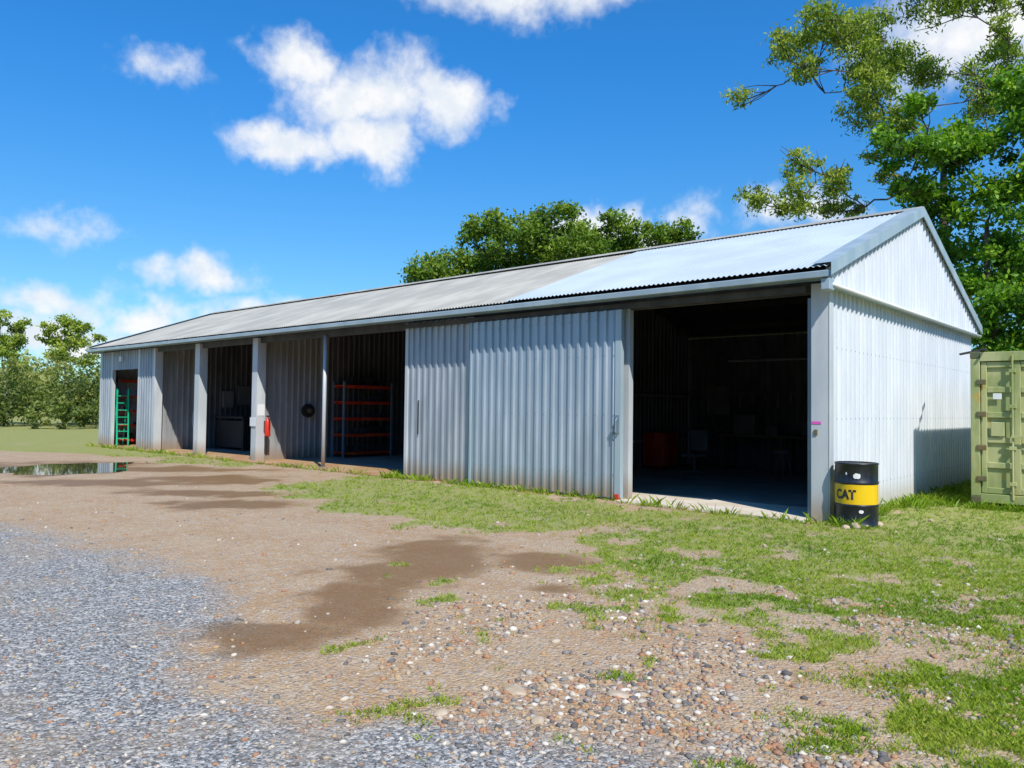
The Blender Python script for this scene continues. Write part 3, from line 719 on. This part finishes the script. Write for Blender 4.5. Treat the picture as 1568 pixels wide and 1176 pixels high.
# ---------------------------------------------------------------- stones
import bmesh
bm=bmesh.new(); bmesh.ops.create_icosphere(bm,subdivisions=1,radius=1)
IV=np.array([v.co[:] for v in bm.verts]); IF=np.array([[v.index for v in f.verts] for f in bm.faces]); bm.free()
m,nt,b=newmat("pebbles"); M_peb=m
at=N(nt,'ShaderNodeAttribute'); at.attribute_name='shade'
cr=N(nt,'ShaderNodeValToRGB'); nt.links.new(at.outputs['Fac'],cr.inputs[0]); e=cr.color_ramp.elements
e[0].color=(.11,.10,.095,1); e[1].color=(.70,.64,.55,1)
for p,c in ((.2,(.26,.24,.22)),(.4,(.40,.20,.11)),(.6,(.46,.32,.18)),(.78,(.42,.38,.33)),(.92,(.52,.44,.34))):
    k=e.new(p); k.color=(*c,1)
nt.links.new(cr.outputs[0],b.inputs['Base Color']); b.inputs['Roughness'].default_value=.85
b.inputs['Specular IOR Level'].default_value=.25
def stones(name,l,d,size):
    n=len(l); x=CAM[0]+F[0]*d+RT[0]*l; y=CAM[1]+F[1]*d+RT[1]*l
    J=1+rng.normal(size=(n,len(IV)))*.16
    V=IV[None]*J[:,:,None]
    sc=np.stack([rng.uniform(.8,1.5,n),rng.uniform(.6,1.,n),rng.uniform(.35,.7,n)],1)*size[:,None]
    V=V*sc[:,None,:]; th=rng.random(n)*6.28; c,s_=np.cos(th)[:,None],np.sin(th)[:,None]
    X=V[:,:,0]*c-V[:,:,1]*s_; Y=V[:,:,0]*s_+V[:,:,1]*c
    V=np.stack([X+x[:,None],Y+y[:,None],V[:,:,2]+(sc[:,2]*.25)[:,None]],2).reshape(-1,3)
    Fc=(IF[None]+(np.arange(n)*len(IV))[:,None,None]).reshape(-1,3)
    return bulk(name,V,Fc,np.repeat(rng.random(n),len(IV)),M_peb)
n=85000
u=rng.random(n); d=1/(1/2.7+(1/16-1/2.7)*u); l=rng.uniform(-.72,.72,n)*d
a,g,w=zones(l,d)
wx=CAM[0]+F[0]*d+RT[0]*l; wy=CAM[1]+F[1]*d+RT[1]*l
dens=fb(wx,wy,1.3,12)
grav=ss(dens,.36,.58)*np.clip((9.5-d)/4,0.05,1)*ss(l+.12*d,-.6,.6)
pr=(1-a)*(.04+.66*grav)*(1-w)*(1-.55*g)+a*.16
keep=(rng.random(n)<pr)&~in_shed(l,d)
l=l[keep]; d=d[keep]; a=a[keep]
size=(.005+.022*rng.random(len(l))**2.6)*(1-.4*a)*(1+.02*d)
stones("gravel_stones",l,d,size)
def bigrock(l,d,r_,h_,mat=M_rock):
    bm=bmesh.new(); bmesh.ops.create_icosphere(bm,subdivisions=2,radius=1)
    q=random.Random(int(l*100+d*10))
    for v in bm.verts: v.co=Vector((v.co.x*r_*q.uniform(.85,1.1),v.co.y*r_*.7*q.uniform(.85,1.1),v.co.z*h_*q.uniform(.8,1.1)))
    me=bpy.data.meshes.new("rock"); bm.to_mesh(me); bm.free(); me.materials.append(mat)
    o=bpy.data.objects.new("rock",me); o.location=W(l,d,h_*.3); o.rotation_euler=(0,0,q.uniform(0,3)); scene.collection.objects.link(o)
for l,d,r_,h_ in ((.04,4.44,.085,.02),(-.35,4.1,.045,.02),(.15,4.02,.05,.02),(-.14,4.0,.03,.015),(.62,4.4,.07,.018),(4.75,10.75,.09,.07),(4.95,10.9,.07,.05),(4.6,10.7,.06,.05),(5.2,11.0,.06,.05),(3.0,9.2,.04,.03),(6.2,11.5,.05,.04),(-.6,4.7,.025,.02),(.9,4.3,.03,.02),(1.1,4.9,.035,.02),(-.2,5.1,.03,.02)):
    bigrock(l,d,r_,h_)

# ---------------------------------------------------------------- sun + sky
SUN=Vector((1.8,-1,2.33)).normalized()
sd=bpy.data.lights.new("sun",'SUN'); sd.energy=5.0; sd.angle=R(.5); sd.color=(1,.96,.88)
so=bpy.data.objects.new("sun",sd); so.rotation_euler=SUN.to_track_quat('Z','Y').to_euler(); so.location=(20,-20,30); scene.collection.objects.link(so)
w=bpy.data.worlds.new("World"); scene.world=w; w.use_nodes=True; nt=w.node_tree
bg=nt.nodes['Background']; bg.inputs[1].default_value=.095
sky=N(nt,'ShaderNodeTexSky'); sky.sky_type='NISHITA'; sky.sun_disc=False
sky.sun_elevation=math.asin(SUN.z); sky.sun_rotation=math.atan2(SUN.x,SUN.y)
sky.air_density=1.0; sky.dust_density=.3; sky.ozone_density=2.5
G=N(nt,'ShaderNodeTexCoord').outputs['Generated']
sx=N(nt,'ShaderNodeSeparateXYZ'); nt.links.new(G,sx.inputs[0])
az=math_(nt,'MULTIPLY',math_(nt,'ARCTAN2',math_(nt,'MULTIPLY',sx.outputs[0],-1.),sx.outputs[1]),57.2958)
el=math_(nt,'MULTIPLY',math_(nt,'ARCSINE',sx.outputs[2]),57.2958)
tint=mix(nt,sstep(nt,el,0.,26.),(.74,1.18,1.35),(.30,1.27,2.05))
skyc=mix(nt,1.,sky.outputs[0],tint,'MULTIPLY')
nw=noise(nt,G,9,4,.6); nw2=noise(nt,G,24,6,.62)
def sepc(n_):
    s=N(nt,'ShaderNodeSeparateColor'); nt.links.new(n_.outputs['Color'],s.inputs[0]); return s
c1=sepc(nw); c2=sepc(nw2)
az2=math_(nt,'ADD',az,math_(nt,'MULTIPLY',math_(nt,'SUBTRACT',c1.outputs[0],.5),9.))
el2=math_(nt,'ADD',el,math_(nt,'MULTIPLY',math_(nt,'SUBTRACT',c1.outputs[1],.5),6.))
cv=N(nt,'ShaderNodeCombineXYZ'); nt.links.new(az2,cv.inputs[0]); nt.links.new(el2,cv.inputs[1])
Y0=41.85
CL=[(-15.5,23.6,3.8,2.2,1),(-10.5,21.8,6.2,3.6,1),(-5.5,21.3,4.4,2.8,1),(-16.5,17.9,4.8,2.0,1),(-11.0,18.5,4.0,2.6,1),(-24.2,21.8,2.6,1.5,.4),
(0,28.6,9,2.0,.8),(9,28.6,5,1.6,.6),(6.6,13.4,3.8,2.0,1),(12.8,13.9,2.2,1.2,.5),(9.5,12.4,4,1.3,.9),(31,23.5,7,4.2,1),(20.6,13.8,4.5,1.8,.8),
(-30.3,11.2,3.8,1.0,.35),(-22.5,8.9,3.4,1.2,.65),(-25,5.6,4.2,1.8,1),(-17.9,6.8,5,1.3,.8),(-31.5,6.4,7,1.5,.65),(-32,4.2,9,1.8,.8),
(60,18,10,4,.8),(-60,16,10,4,.8)]
acc=None
for h_,e_,rx,ry,st in CL:
    a=N(nt,'ShaderNodeVectorMath',operation='MULTIPLY_ADD'); nt.links.new(cv.outputs[0],a.inputs[0])
    a.inputs[1].default_value=(1/rx,1/ry,0); a.inputs[2].default_value=(-((((Y0-h_+180)%360)-180)/rx),-e_/ry,0)
    ln=N(nt,'ShaderNodeVectorMath',operation='LENGTH'); nt.links.new(a.outputs[0],ln.inputs[0])
    v=math_(nt,'MULTIPLY_ADD',ln.outputs['Value'],-1.*st,1.*st)
    acc=v if acc is None else math_(nt,'MAXIMUM',acc,v)
dn=math_(nt,'ADD',acc,math_(nt,'MULTIPLY',math_(nt,'SUBTRACT',nw2.outputs[0],.5),1.2))
dens=math_(nt,'MULTIPLY',sstep(nt,dn,-.15,.75),.97)
ccol=mix(nt,sstep(nt,c2.outputs[2],.35,.65),(8.6,9.2,10.0),(10.6,10.6,10.6))
fin=mix(nt,dens,skyc,ccol)
nt.links.new(fin,bg.inputs[0])
